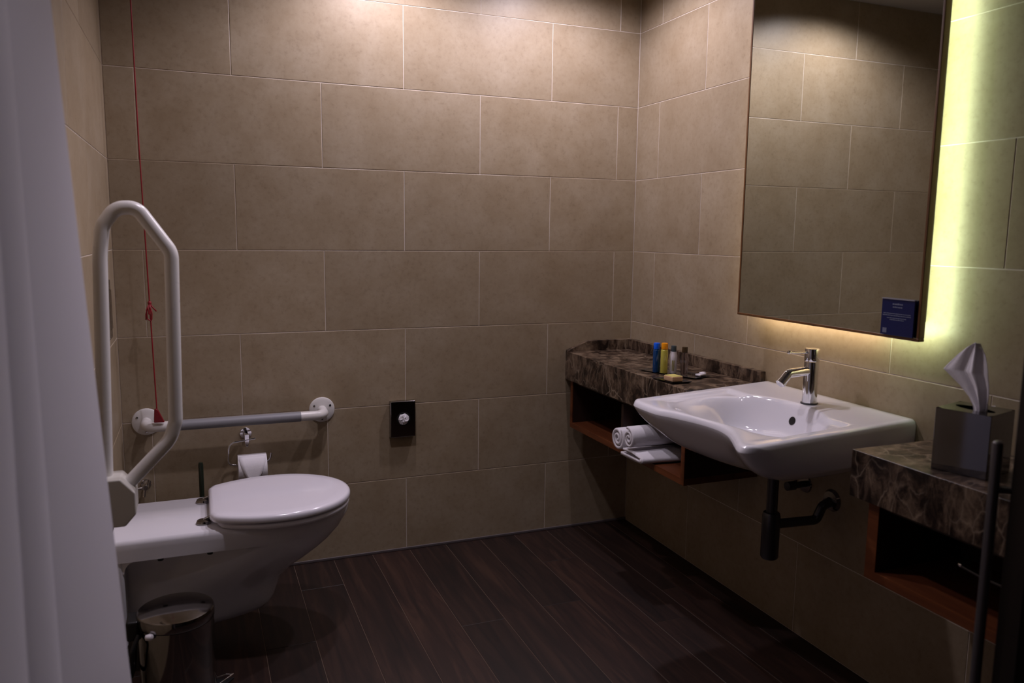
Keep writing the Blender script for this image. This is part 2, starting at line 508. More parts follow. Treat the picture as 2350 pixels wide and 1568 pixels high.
# ------------------------------------------------------------------ left counter and its open cabinet
ct = thing('marble_counter', 'brown veined marble counter with raised splash edge, in the corner beyond the basin', 'counter', (1.85, -.44, .66))
cy0, cy1 = -.884, -.0
bm = bmesh.new(); prism(bm, [(1.70, .66), (1.722, .66), (1.722, .757), (W, .757), (W, .78), (1.70, .78)], 'y', cy0, cy1); obj('slab', bm, 'marble', ct, bevel=.0015)
bm = bmesh.new(); box(bm, W-.022, W, -.886, -.0, .78, .823); obj('backsplash', bm, 'marble', ct, bevel=.0015)
bm = bmesh.new(); prism(bm, [(1.70, .78), (1.99, .78), (1.99, .823), (1.795, .823), (1.703, .786)], 'y', -.022, 0)
obj('side_splash', bm, 'marble', ct, bevel=.001)

def cabinet(name, label, y0, y1, z0, z1, divider=None, st=.02):
    c = thing(name, label, 'cabinet', (1.86, (y0+y1)/2, z0))
    xf = 1.712
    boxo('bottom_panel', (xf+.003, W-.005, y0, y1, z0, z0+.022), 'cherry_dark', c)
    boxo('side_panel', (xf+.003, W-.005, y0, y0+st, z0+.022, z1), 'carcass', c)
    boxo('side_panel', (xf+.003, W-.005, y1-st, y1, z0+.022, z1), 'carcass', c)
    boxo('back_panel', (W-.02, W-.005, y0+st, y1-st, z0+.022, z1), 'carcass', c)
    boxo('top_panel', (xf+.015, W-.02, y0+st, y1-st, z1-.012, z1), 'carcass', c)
    boxo('edge_band', (xf, xf+.003, y0, y1, z0, z0+.022), 'cherry', c)
    boxo('edge_band', (xf, xf+.003, y0, y0+st, z0+.022, z1), 'cherry', c)
    boxo('edge_band', (xf, xf+.003, y1-st, y1, z0+.022, z1), 'cherry', c)
    if divider: boxo('divider', (xf+.004, W-.02, divider-.008, divider+.008, z0+.022, z1-.012), 'carcass', c, bevel=.001)
    return c
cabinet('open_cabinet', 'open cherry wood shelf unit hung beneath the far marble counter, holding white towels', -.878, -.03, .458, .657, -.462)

# near counter
c2 = thing('marble_counter', 'brown marble counter at the near side of the basin, carrying the tissue box', 'counter', (1.85, -1.83, .66))
bm = bmesh.new(); prism(bm, [(1.698, .655), (1.720, .655), (1.720, .747), (W, .747), (W, .769), (1.698, .769)], 'y', -2.07, -1.583); obj('slab', bm, 'marble', c2, bevel=.0015)
boxo('end_apron', (1.7205, W, -1.605, -1.583, .655, .747), 'marble', c2, bevel=.0015)
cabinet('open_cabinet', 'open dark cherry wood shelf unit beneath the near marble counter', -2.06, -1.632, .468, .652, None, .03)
hk = thing('cabinet_hook', 'small chrome hook inside the dark near cabinet', 'hook', (1.80, -1.82, .553))
tubeo('hook_arm', [(1.80, -1.812, .555), (1.80, -1.86, .550), (1.80, -2.029, .550)], .004, 'dark_metal', hk)
latheo('hook_tip', [(0, .006), (.005, .004), (.006, 0), (.005, -.004), (0, -.006)], (1.80, -1.812, .557), 'chrome', hk, 'y', 16)

# ------------------------------------------------------------------ basin
bs = thing('wash_basin', 'large white wall-hung basin with a concave front edge and a shallow bowl', 'basin', (1.75, -1.188, .60))
YC, HB = -1.188, .30
XF = [(-.30, 1.530), (-.294, 1.492), (-.278, 1.470), (-.255, 1.472), (-.225, 1.487), (-.185, 1.509), (-.14, 1.530), (-.09, 1.541), (-.02, 1.537), (.07, 1.515),
      (.14, 1.492), (.20, 1.488), (.26, 1.490), (.28, 1.496), (.293, 1.508), (.30, 1.530)]
def xfront(v):            # front edge of the basin, v in [-HB, HB]
    v = max(-.30, min(.30, v)); n = len(XF)
    for i in range(n-1):
        if v <= XF[i+1][0]:
            p0, p1, p2, p3 = XF[max(i-1, 0)], XF[i], XF[i+1], XF[min(i+2, n-1)]
            h = p2[0]-p1[0]; t = (v-p1[0])/h
            m1 = (p2[1]-p0[1])/(p2[0]-p0[0])*h; m2 = (p3[1]-p1[1])/(p3[0]-p1[0])*h
            return (2*t**3-3*t*t+1)*p1[1]+(t**3-2*t*t+t)*m1+(-2*t**3+3*t*t)*p2[1]+(t**3-t*t)*m2
def sst(a, b, t):
    t = max(0, min(1, (t-a)/(b-a))); return t*t*(3-2*t)
def rim_z(x):
    return .794-.030*sst(1.95, 1.45, x) if False else .794-.030*max(0, min(1, (2.0-x)/.55))
def top_z(x, v, xf):
    z = rim_z(x)
    # inner tray, following the rim at a distance
    dside = HB-abs(v); dfront = x-xf
    d = min(dside-.038, 1.835-x)
    z -= .010*sst(0, .022, d)*sst(.02, .16, dfront)
    # bowl : steep at the back, gentle at the front
    bx, b = 1.70, .246
    a = .178 if x > bx else max(.12, bx-xf-.006)
    q = math.sqrt(((x-bx)/a)**2+((v+.01)/b)**2)
    z -= .088*sst(1.0, .74-.4*sst(0, .16, bx+.09-x), q)
    return z
def bot_z(x, v, xf):
    dside = HB-abs(v)
    d = max(0, x-xf)
    z = rim_z(x)-.020-(.100+.062*math.cos(min(1, abs(v)/HB)*PI/2)**1.2)*(1-math.exp(-d/.07))*(.75+.25*sst(-.02, .06, dside))
    return min(z, top_z(x, v, xf)-.012)
NV, NS = 96, 84
bm = bmesh.new(); T, B = [], []
for i in range(NV+1):
    t = i/NV; v = HB*(-math.cos(PI*t)*.35+(2*t-1)*.65)
    xf = xfront(v); rt_, rb_ = [], []
    for j in range(NS+1):
        s = j/NS; s = s*.7+.3*(.5-.5*math.cos(PI*s))
        x = W-.001+(xf-(W-.001))*s
        edge_r = .018
        d = min(HB-abs(v), x-xf)
        rd = edge_r*(1-math.sqrt(max(0, 1-max(0, 1-d/edge_r)**2)))
        rt_.append(bm.verts.new((x, YC+v, top_z(x, v, xf)-rd*.9)))
        rb_.append(bm.verts.new((x, YC+v, bot_z(x, v, xf)+rd*.2)))
    T.append(rt_); B.append(rb_)
for i in range(NV):
    for j in range(NS):
        bm.faces.new((T[i][j], T[i+1][j], T[i+1][j+1], T[i][j+1]))
        bm.faces.new((B[i][j], B[i][j+1], B[i+1][j+1], B[i+1][j]))
for i in range(NV):
    bm.faces.new((T[i][NS], T[i+1][NS], B[i+1][NS], B[i][NS])); bm.faces.new((T[i][0], B[i][0], B[i+1][0], T[i+1][0]))
for j in range(NS):
    bm.faces.new((T[0][j], T[0][j+1], B[0][j+1], B[0][j])); bm.faces.new((T[NV][j], B[NV][j], B[NV][j+1], T[NV][j+1]))
obj('bowl', bm, 'ceramic', bs, smooth=True)
# overflow and drain
latheo('overflow_hole', [(0, -.002), (.011, -.002), (.0125, .001), (.010, .0015), (0, .0005)], (0, 0, 0), 'black', bs, 'z', 20)
ov = bpy.data.objects['overflow_hole']
ovx = 1.853
ov.location = Vector((ovx, YC-.015, top_z(ovx, 0, xfront(0))+.0015)) - parent_world(bs)
sl = (top_z(ovx+.003, 0, 1.53)-top_z(ovx-.003, 0, 1.53))/.006
ov.rotation_euler = (0, -math.atan(sl), 0)
latheo('drain', [(0, .004), (.022, .003), (.024, 0), (.0, -.002)], (1.705, YC, top_z(1.705, 0, xfront(0))+.0005), 'chrome', bs)

# bottle trap below
tp = thing('bottle_trap', 'chrome bottle trap and waste pipe under the basin', 'drain pipe', (1.80, -1.2, .33))
latheo('down_pipe', [(.024, .625), (.024, .59), (.016, .585), (.016, .46)], (1.80, -1.2, 0), 'dark_metal', tp)
latheo('trap_body', [(0, .328), (.022, .328), (.026, .334), (.026, .458), (.023, .468), (.018, .470), (0, .470)], (1.80, -1.2, 0), 'dark_metal', tp)
tubeo('waste_pipe', fillet([(1.82, -1.2, .43), (1.955, -1.215, .43), (1.975, -1.215, .47), (W-.001, -1.215, .484)], .02, 6), .014, 'dark_metal', tp)
latheo('wall_flange', [(0, -.012), (.028, -.010), (.034, -.002), (.034, 0), (0, 0)], (W, -1.215, .484), 'steel', tp, 'x')
for (yy, zz) in ((-1.10, .50),):
    vl = thing('angle_valve', 'chrome supply valve on the wall under the basin', 'valve', (W, yy, zz))
    latheo('wall_flange', [(0, -.006), (.026, -.005), (.028, 0), (0, 0)], (W, yy, zz), 'steel', vl, 'x')
    latheo('valve_body', [(0, -.075), (.014, -.073), (.014, -.045), (.010, -.043), (.010, -.005), (0, -.005)], (W, yy, zz), 'dark_metal', vl, 'x')
    tubeo('supply_hose', fillet([(W-.04, yy, zz+.008), (W-.04, yy, zz+.06), (W-.10, yy-.03, .62)], .02, 5), .005, 'dark_metal', vl, 10)

# faucet
fx, fy, fz = 1.905, -1.21, .788
fc = thing('basin_faucet', 'chrome single lever mixer tap standing on the basin', 'faucet', (fx, fy, fz))
latheo('base_ring', [(0, 0), (.0245, 0), (.0245, .004), (.022, .005), (0, .005)], (fx, fy, fz), 'dark_metal', fc)
latheo('body', [(.0, .004), (.0215, .004), (.0205, .030), (.0205, .124), (.0, .124)], (fx, fy, fz), 'chrome', fc, seg=48)
latheo('cap', [(.0, .126), (.0205, .126), (.0212, .128), (.0212, .160), (.020, .1625), (0, .163)], (fx, fy, fz), 'chrome', fc, seg=48)
spt = tubeo('spout', fillet([(fx-.01, fy, fz+.098), (fx-.085, fy-.002, fz+.094), (fx-.108, fy-.003, fz+.070)], .014, 8), .0132, 'chrome', fc, 24)
latheo('aerator', [(0, -.008), (.0105, -.008), (.0142, -.005), (.0142, .004), (0, .004)], (0, 0, 0), 'chrome', spt)
ae = bpy.data.objects['aerator']; ae.location = Vector((fx-.109, fy-.003, fz+.069))-parent_world(spt); ae.rotation_euler = (0, .8, 0)
lvr = tubeo('lever', [(fx-.015, fy, fz+.152), (fx-.06, fy, fz+.153), (fx-.083, fy-.001, fz+.1555)], .0034, 'chrome', fc)
latheo('lever_knob', [(0, -.006), (.0045, -.004), (.0055, 0), (.0045, .004), (0, .006)], (fx-.085, fy-.001, fz+.1555), 'chrome', lvr, 'x', 16)

# ------------------------------------------------------------------ things on the far counter
def quad_tray(name, label, pts, z, t, mat='black_gloss', lip=.004):
    t_ = thing(name, label, 'tray', (sum(p[0] for p in pts)/4, sum(p[1] for p in pts)/4, z))
    cx, cyy = sum(p[0] for p in pts)/4, sum(p[1] for p in pts)/4
    bm = bmesh.new()
    ins = [(p[0]+(cx-p[0])*.16, p[1]+(cyy-p[1])*.16) for p in pts]
    prism(bm, ins, 'z', z, z+t*.5)
    obj('tray_base', bm, mat, t_, bevel=.0008)
    bm = bmesh.new()
    lo = [bm.verts.new((p[0]+(cx-p[0])*.10, p[1]+(cyy-p[1])*.10, z+t*.5)) for p in pts]
    hi = [bm.verts.new((p[0], p[1], z+t+lip)) for p in pts]
    li = [bm.verts.new((p[0]+(cx-p[0])*.13, p[1]+(cyy-p[1])*.13, z+t)) for p in pts]
    bm.faces.new(li)
    for i in range(4):
        j = (i+1) % 4
        bm.faces.new((lo[i], lo[j], hi[j], hi[i])); bm.faces.new((hi[i], hi[j], li[j], li[i]))
    bm.faces.new(lo[::-1])
    obj('tray_plate', bm, mat, t_)
    return t_
ZC = .7802
quad_tray('amenity_tray', 'flat black glass tray carrying the four small bottles', [(1.742, -.522), (1.835, -.742), (1.925, -.715), (1.842, -.495)], ZC, .0025, lip=.002)
quad_tray('soap_dish', 'small black square dish holding a wrapped soap, in front of the bottles', [(1.697, -.688), (1.712, -.792), (1.786, -.797), (1.772, -.690)], ZC, .003, lip=.003)
so = thing('soap_bar', 'wrapped cream and orange soap bar on the small black dish', 'soap', (1.742, -.745, ZC+.003))
bm = bmesh.new()
prism(bm, [(1.7175, -.728), (1.7225, -.776), (1.765, -.774), (1.760, -.726)], 'z', ZC+.0035, ZC+.021)
obj('bar', bm, 'soap', so, bevel=.003)
bm = bmesh.new()
prism(bm, [(1.7195, -.730), (1.7240, -.774), (1.7635, -.772), (1.7588, -.728)], 'z', ZC+.0207, ZC+.0216)
obj('wrap_label', bm, 'soap_band', so)
sp_ = thing('sealed_sachet', 'small white foil packet lying at the end of the black tray', 'packet', (1.885, -.70, ZC+.003))
bm = bmesh.new()
prism(bm, [(1.868, -.694), (1.874, -.716), (1.912, -.700), (1.906, -.680)], 'z', ZC+.0035, ZC+.0105)
obj('packet', bm, 'foil', sp_, bevel=.002)
bm = bmesh.new(); prism(bm, [(1.895, -.678), (1.900, -.692), (1.921, -.684), (1.916, -.670)], 'z', ZC+.0035, ZC+.012)
obj('packet_flap', bm, 'paper', sp_, bevel=.0015)

def bottle(name, label, x, y, h, r, body, cap, kind='straight', caph=.022, capr=None):
    z = ZC+.0027
    b = thing(name, label, 'bottle', (x, y, z))
    hb = h-caph; capr = capr or r*.9
    if kind == 'straight':
        prof = [(0, 0), (r*.92, 0), (r, .003), (r, hb-.008), (r*.95, hb-.003), (r*.7, hb), (0, hb)]
    else:
        prof = [(0, 0), (r*.80, 0), (r*.88, .004), (r*.96, hb*.4), (r*1.06, hb*.62), (r*.96, hb*.84), (r*.82, hb*.93), (r*.80, hb), (0, hb)]
    latheo('bottle_body', prof, (x, y, z), body, b, seg=28)
    latheo('bottle_cap', [(0, hb+.0003), (capr, hb+.0003), (capr, h-.002), (capr*.9, h), (0, h)], (x, y, z), cap, b, seg=28)
    return b
bottle('toiletry_bottle', 'small blue bottle with a bright blue cap, leftmost on the black tray', 1.7790, -.5830, .106, .0130, 'blue_liquid', 'blue_cap')
bottle('toiletry_bottle', 'small yellow bottle with an orange cap, beside the blue one', 1.7960, -.6070, .108, .0130, 'yellow_liquid', 'orange_cap')
b3 = bottle('toiletry_bottle', 'small white waisted lotion bottle with a dark grey cap', 1.8255, -.620, .099, .0138, 'lotion', 'grey_cap', 'waist', .021, .0095)
b4 = bottle('toiletry_bottle', 'small transparent bottle with a dark brown cap, rightmost on the tray', 1.8500, -.653, .098, .0138, 'clear_grey', 'brown_cap', 'waist', .020, .0098)
for dy in (-.0045, .001):
    a0 = math.atan2(-1, -.55)+dy*70
    bm = bmesh.new(); cx, cyy = 1.8255, -.620; zz = ZC+.0027
    rr = .0149
    vs = []
    for k, hz in enumerate((.010, .020, .034, .048)):
        rk = .0138*(.92 if hz < .015 else .97 if hz < .03 else 1.03 if hz < .04 else 1.07)
        for da in (-.10, .10):
            vs.append(bm.verts.new((cx+(rk+.0006)*math.cos(a0+da), cyy+(rk+.0006)*math.sin(a0+da), zz+hz)))
    for k in range(3): bm.faces.new((vs[2*k], vs[2*k+1], vs[2*k+3], vs[2*k+2]))
    obj('printed_line', bm, 'label_gold', b3)

# ------------------------------------------------------------------ towels in the cabinet
def spiral_poly(r_out, turns, th, gap, squash=1.0, seed=0):
    """closed outline of a rolled sheet"""
    n = 28*turns; outer, inner = [], []
    for k in range(int(n)+1):
        f = k/n; a = f*turns*2*PI
        r = r_out-(th+gap)*f*turns
        w = 1+.03*math.sin(a*1.3+seed)
        outer.append((math.cos(a)*r*w, math.sin(a)*r*w*squash)); ri = max(r-th, .001)
        inner.append((math.cos(a)*ri*w, math.sin(a)*ri*w*squash))
    return outer, inner
def rolled(name, label, yc, zc, x0, x1, r, turns, th, gap, rot, seed, parent=None, squash=1.0):
    o, i_ = spiral_poly(r, turns, th, gap, squash, seed)
    n = len(o); bm = bmesh.new(); cr_, sr_ = math.cos(rot), math.sin(rot)
    def P(p, x): return (x, yc+p[0]*cr_-p[1]*sr_, zc+p[0]*sr_+p[1]*cr_)
    xs = [x0, x0+.004, x0+(x1-x0)*.33, x0+(x1-x0)*.66, x1]
    sc_ = [.0, 1, 1, 1, 1]
    rings = []
    for q, x in enumerate(xs):
        ro, ri = [], []
        for a, b in zip(o, i_):
            mid = ((a[0]+b[0])/2, (a[1]+b[1])/2); k = .62 if q == 0 else 1
            ro.append(bm.verts.new(P((mid[0]+(a[0]-mid[0])*k, mid[1]+(a[1]-mid[1])*k), x)))
            ri.append(bm.verts.new(P((mid[0]+(b[0]-mid[0])*k, mid[1]+(b[1]-mid[1])*k), x)))
        rings.append((ro, ri))
    for (a, b), (c_, d) in zip(rings, rings[1:]):
        for k in range(n-1):
            bm.faces.new((a[k], a[k+1], c_[k+1], c_[k])); bm.faces.new((b[k], d[k], d[k+1], b[k+1]))
        bm.faces.new((a[0], c_[0], d[0], b[0])); bm.faces.new((a[-1], b[-1], d[-1], c_[-1]))
    for (a, b), fl_ in ((rings[0], False), (rings[-1], True)):
        for k in range(n-1):
            bm.faces.new((a[k], b[k], b[k+1], a[k+1]))
    return obj(name, bm, 'towel', parent, smooth=True)
t1 = rolled('rolled_towel', None, -.512, .5325, 1.668, 1.90, .049, 2.4, .0125, .003, 2.2, 1)
tag(t1, 'thick rolled white towel on the open shelf, left of the smaller roll', 'towel')
t2 = rolled('rolled_towel', None, -.612, .5575, 1.655, 1.86, .041, 2.3, .011, .003, 1.2, 2.5)
tag(t2, 'smaller rolled white towel resting on a flat folded towel', 'towel')
bm = bmesh.new()
# folded towel : two leaves joined by a rounded fold at its near side
pr = []
for y, z in ((-.552, .482), (-.585, .4815), (-.65, .4815), (-.690, .484), (-.700, .4925), (-.692, .503), (-.65, .5155), (-.60, .5135), (-.568, .510),
             (-.5655, .5005), (-.60, .5025), (-.65, .5030), (-.676, .4985), (-.68, .4945), (-.65, .4925), (-.585, .4925), (-.553, .4925)):
    pr.append((y, z))
n = len(pr); rings = []
for x in (1.662, 1.667, 1.74, 1.82, 1.90):
    rings.append([bm.verts.new((x + (.02*max(0, -.60-y) if x < 1.7 else 0), y-.10*(x-1.66), z+.0002)) for y, z in pr])
for a, b in zip(rings, rings[1:]):
    for k in range(n): bm.faces.new((a[k], a[(k+1) % n], b[(k+1) % n], b[k]))
bm.faces.new(rings[0]); bm.faces.new(rings[-1][::-1])
tag(obj('folded_towel', bm, 'towel', smooth=True), 'flat folded white towel lying under the smaller roll', 'towel')

# ------------------------------------------------------------------ tissue box on the near counter
ZN = .7692
tb = thing('tissue_box', 'polished chrome tissue box cover on the near marble counter', 'tissue box', (1.85, -1.79, ZN))
A, Bq = Vector((1.743, -1.762)), Vector((1.772, -1.871))
dv = Vector((.112, .030))
quad = [(A.x, A.y), (Bq.x, Bq.y), (Bq.x+dv.x, Bq.y+dv.y), (A.x+dv.x, A.y+dv.y)]
qc = Vector((sum(p[0] for p in quad)/4, sum(p[1] for p in quad)/4))
bm = bmesh.new()
zt = ZN+.136
lo = [bm.verts.new((*p, ZN)) for p in quad]; hi = [bm.verts.new((*p, zt)) for p in quad]
for i in range(4): bm.faces.new((lo[i], lo[(i+1) % 4], hi[(i+1) % 4], hi[i]))
bm.faces.new(lo)
# top with an oval slot
inner_r = []; outer_r = []
N = 32
for k in range(N):
    a = 2*PI*k/N
    ex, ey = .020*math.cos(a), .045*math.sin(a)
    inner_r.append(bm.verts.new((qc.x+ex, qc.y+ey, zt)))
# square ring mapped to N points
def on_quad(a):
    d = Vector((math.cos(a), math.sin(a))); best = 9
    for i in range(4):
        p = Vector(quad[i])-qc; q = Vector(quad[(i+1) % 4])-qc; e = q-p
        den = d.x*e.y-d.y*e.x
        if abs(den) < 1e-9: continue
        t = (p.x*e.y-p.y*e.x)/den; s = (p.x*d.y-p.y*d.x)/den
        if t > 0 and -1e-6 <= s <= 1+1e-6: best = min(best, t)
    return qc+d*best*.985
outer_r = [bm.verts.new((*on_quad(2*PI*k/N), zt+.0004)) for k in range(N)]
for k in range(N): bm.faces.new((inner_r[k], inner_r[(k+1) % N], outer_r[(k+1) % N], outer_r[k]))
bx = obj('cover', bm, 'dim_reflection_chrome', tb, bevel=.0012)
ts = None
# tissue: a sheet with folds, narrow in the slot and fanned out above
rows = [(.895, -1.802, -1.832), (.912, -1.7995, -1.839), (.930, -1.790, -1.840), (.952, -1.770, -1.8405), (.968, -1.748, -1.840), (.982, -1.7275, -1.838),
        (.995, -1.738, -1.8365), (1.010, -1.752, -1.832), (1.024, -1.766, -1.826), (1.035, -1.780, -1.817), (1.041, -1.793, -1.807)]
bm = bmesh.new(); R = []
NU = 40
def lerp_rows(t):
    t *= len(rows)-1; i = min(int(t), len(rows)-2); f = t-i
    a, b = rows[i], rows[i+1]
    return tuple(a[k]+(b[k]-a[k])*f for k in range(3))
for i in range(41):
    z, ya, yb = lerp_rows(i/40); row = []
    for k in range(NU+1):
        u = k/NU; y = ya+(yb-ya)*u
        h = (z-.895)/.15
        fold = .008*math.sin(u*15+1.2*h+.6)*(.25+.75*sst(.25, .6, u))*(1-.35*h)+.004*math.sin(u*31+3*h)*sst(.3, .7, u)*(1-.4*h)
        xx = qc.x-.008+fold-.012*h*(1-u)-.010*math.sin(h*3)*u
        zz = z+.010*math.sin(u*3.1)*h*h
        row.append(bm.verts.new((xx, y+.003*math.sin(z*60+u*4)*(1-h), zz)))
    R.append(row)
for a, b in zip(R, R[1:]):
    for k in range(NU): bm.faces.new((a[k], a[k+1], b[k+1], b[k]))
ts = obj('tissue', bm, 'paper', tb, smooth=True)
sm = ts.modifiers.new('solid', 'SOLIDIFY'); sm.thickness = .0008
# hook on the wall and dark canister behind the tissue box
rh = thing('robe_hook', 'tiny chrome knob on the wall behind the tissue box', 'hook', (W, -1.693, .868))
latheo('hook_plate', [(0, -.004), (.011, -.004), (.012, 0), (0, 0)], (W, -1.700, .866), 'chrome', rh, 'x', 20)
latheo('hook_knob', [(0, -.026), (.008, -.024), (.009, -.018), (.004, -.012), (.004, -.004), (0, -.004)], (W, -1.700, .866), 'chrome', rh, 'x', 20)

# ------------------------------------------------------------------ dark door at the right with its pull bar
d1 = bpy.data.objects.new('door_1', None); COL.objects.link(d1); d1.location = (1.75, -2.14, 0); struct(d1, 'dark wooden door leaf at the right edge of the picture')
bm = bmesh.new(); prism(bm, [(1.512, -2.106), (1.512, -2.146), (2.008, -2.196), (2.008, -2.156)], 'z', .008, 2.1)
obj('door_leaf', bm, 'door_wood', d1, bevel=.002)
dp = tubeo('door_pull', [(1.497, -2.088, .32), (1.497, -2.088, .928)], .0085, 'post_metal', d1, 20)
latheo('pull_cap', [(.0085, 0), (.008, .003), (.005, .0055), (0, .0065)], (1.497, -2.088, .928), 'post_metal', dp, seg=20)
for z in (.40, .85):
    tubeo('pull_bracket', [(1.497, -2.088, z), (1.520, -2.110, z)], .006, 'dark_metal', dp, 12)

# ------------------------------------------------------------------ toilet
tl = thing('toilet', 'long white wall-hung toilet with closed lid, projecting from the left wall', 'toilet', (.3, -.5, .1))
TY = -.500
ZD = .418
def prof_xf(z):
    pts = [(.088, .345), (.095, .39), (.105, .425), (.125, .447), (.16, .458), (.20, .475), (.235, .515), (.27, .575), (.31, .625), (.35, .660), (.39, .683), (.418, .688)]
    if z <= pts[0][0]: return pts[0][1]
    for a, b in zip(pts, pts[1:]):
        if z <= b[0]: return a[1]+(b[1]-a[1])*(z-a[0])/(b[0]-a[0])
    return pts[-1][1]
def prof_hw(z):      # half width of the round front part
    pts = [(.088, .070), (.10, .085), (.14, .096), (.20, .108), (.26, .130), (.31, .152), (.36, .172), (.40, .184), (.418, .185)]
    if z <= pts[0][0]: return pts[0][1]
    for a, b in zip(pts, pts[1:]):
        if z <= b[0]: return a[1]+(b[1]-a[1])*(z-a[0])/(b[0]-a[0])
    return pts[-1][1]
def half_w(x, z, xf, rear):
    hw = prof_hw(z); a = min(.24, xf*.55)      # nose half-length
    xc = xf-a
    if x > xc: return hw*math.sqrt(max(0, 1-((x-xc)/a)**2))**.94
    t = sst(xc-.22, xc, x)
    return rear+(hw-rear)*t
def toilet_mesh():
    bm = bmesh.new()
    zs = [.088, .090, .096, .105, .12, .14, .17, .20, .23, .26, .29, .315, .335, .350, .3535, .356, .360, .372, .39, .405, .412, .416, .418]
    NX = 44; rings = []
    for z in zs:
        xf = prof_xf(z)
        rear = .165 if z >= .356 else (.13 if z > .3534 else .088 if z > .14 else .075)
        shrink = 0
        if z > .405: shrink = .010*((z-.405)/.013)**2
        pts = []
        for k in range(NX+1):
            s = k/NX; x = .012+(xf-shrink-.012)*math.sin(s*PI/2)
            w = half_w(x, z, xf, rear)-shrink if k < NX else 0
            pts.append((x, max(w, 0)))
        ring = [(x, TY-w) for x, w in pts] + [(x, TY+w) for x, w in pts[-2::-1]]
        rings.append([bm.verts.new((x, y, z)) for x, y in ring])
    n = len(rings[0])
    for a, b in zip(rings, rings[1:]):
        for k in range(n-1): bm.faces.new((a[k], a[k+1], b[k+1], b[k]))
        bm.faces.new((a[n-1], a[0], b[0], b[n-1]))
    bm.faces.new(rings[0]); bm.faces.new(rings[-1][::-1])
    return bm
obj('bowl', toilet_mesh(), 'ceramic', tl, smooth=True, auto=.75)
# rear flange against the wall
bm = bmesh.new(); box(bm, .0, .042, TY-.163, TY+.163, .10, .372)
obj('wall_flange', bm, 'ceramic', tl, bevel=.012, seg=4)
# inner rounded web between flange and deck
bm = bmesh.new()
pl = [(.040, .356)]+[(.040+.03*(1-math.cos(a)), .356-.03*(1-math.sin(a))) for a in [PI/2*k/6 for k in range(7)]][::-1]
prism(bm, [(.038, .36), (.038, .322)]+[(.042+.034*(1-math.cos(a)), .322+.034*math.sin(a)) for a in [PI/2*k/6 for k in range(7)]]+[(.076, .36)], 'y', TY-.160, TY+.160)
obj('deck_web', bm, 'ceramic', tl, smooth=True, auto=.5)
latheo('fixing_cap', [(0, -.002), (.010, -.002), (.011, 0), (0, 0)], (.12, TY-.1655, .345), 'black', tl, 'y', 16) if False else None
for px_ in (.135, .265):
    latheo('fixing_cap', [(0, -.010), (.008, -.009), (.009, 0), (0, 0)], (px_, TY-.15, .355), 'black', tl, 'z', 14)

def lid_outline(off=0.0, x0=.268, n=60):
    xf, hw = .690, .203
    a = .225; xc = xf-a; pts = []
    for k in range(n+1):      # near side from back to front
        s = k/n; x = x0+(xf-x0)*math.sin(s*PI/2)
        if x > xc: w = hw*math.sqrt(max(0, 1-((x-xc)/a)**2))
        else:
            t = (xc-x)/(xc-x0); w = hw*(1-.30*t**2.1)
            r = .022
            if x-x0 < r: w -= r*(1-math.sqrt(max(0, 1-((r-(x-x0))/r)**2)))
        pts.append((x, w))
    ring = [(x, -w) for x, w in pts]+[(x, w) for x, w in pts[-2::-1]]
    if off:
        cx = .48
        ring = [(cx+(x-cx)*(1-off/.21), y*(1-off/.20)) for x, y in ring]
    return ring
def slab_lid(name, levels, mat, x0=.268, dome=0):
    bm = bmesh.new(); rings = []
    for off, z in levels:
        rings.append([bm.verts.new((x, TY-.035*0-.012+y, z)) for x, y in lid_outline(off, x0)])
    n = len(rings[0])
    for a, b in zip(rings, rings[1:]):
        for k in range(n): bm.faces.new((a[k], a[(k+1) % n], b[(k+1) % n], b[k]))
    bm.faces.new(rings[0])
    # domed top
    c = rings[-1]; cz = levels[-1][1]; prev = c
    for f in (.85, .65, .4, .18):
        rr = [bm.verts.new((.48+(v.co.x-.48)*f, TY-.012+(v.co.y-(TY-.012))*f, cz+dome*(1-f*f))) for v in c]
        for k in range(n): bm.faces.new((prev[k], prev[(k+1) % n], rr[(k+1) % n], rr[k]))
        prev = rr
    bm.faces.new(prev[::-1])
    return obj(name, bm, mat, tl, smooth=True, auto=1.0)
slab_lid('seat', [(.012, .4195), (.005, .4205), (.003, .425), (.003, .431), (.008, .4350)], 'ceramic_seat', .285)
slab_lid('lid', [(.008, .4395), (.001, .4405), (0, .444), (0, .4535), (.004, .4595), (.012, .4620)], 'ceramic_seat', .268, .002)
for hy in (-.398, -.592):
    h_ = thing('hinge_tmp', '', '') if False else None
    hb_ = latheo('hinge', [(0, .0), (.021, 0), (.022, .004), (.019, .010), (.008, .013), (0, .0135)], (.252, hy, ZD), 'steel', tl, seg=28)
    tubeo('hinge_arm', [(.252, hy, ZD+.010), (.268, hy, ZD+.016), (.300, hy, ZD+.016)], .006, 'steel', hb_, 12)

# flush panel on the left wall above the toilet
fp = thing('flush_plate', 'dark glossy flush plate on the left wall above the toilet', 'flush plate', (0, -.34, 1.02))
boxo('plate', (0, .012, -.415, -.262, .935, 1.115), 'black_gloss', fp, bevel=.003)
boxo('button', (.0125, .015, -.402, -.342, .965, 1.085), 'black_gloss', fp, bevel=.001)
boxo('button', (.0125, .015, -.336, -.276, .965, 1.085), 'black_gloss', fp, bevel=.001)

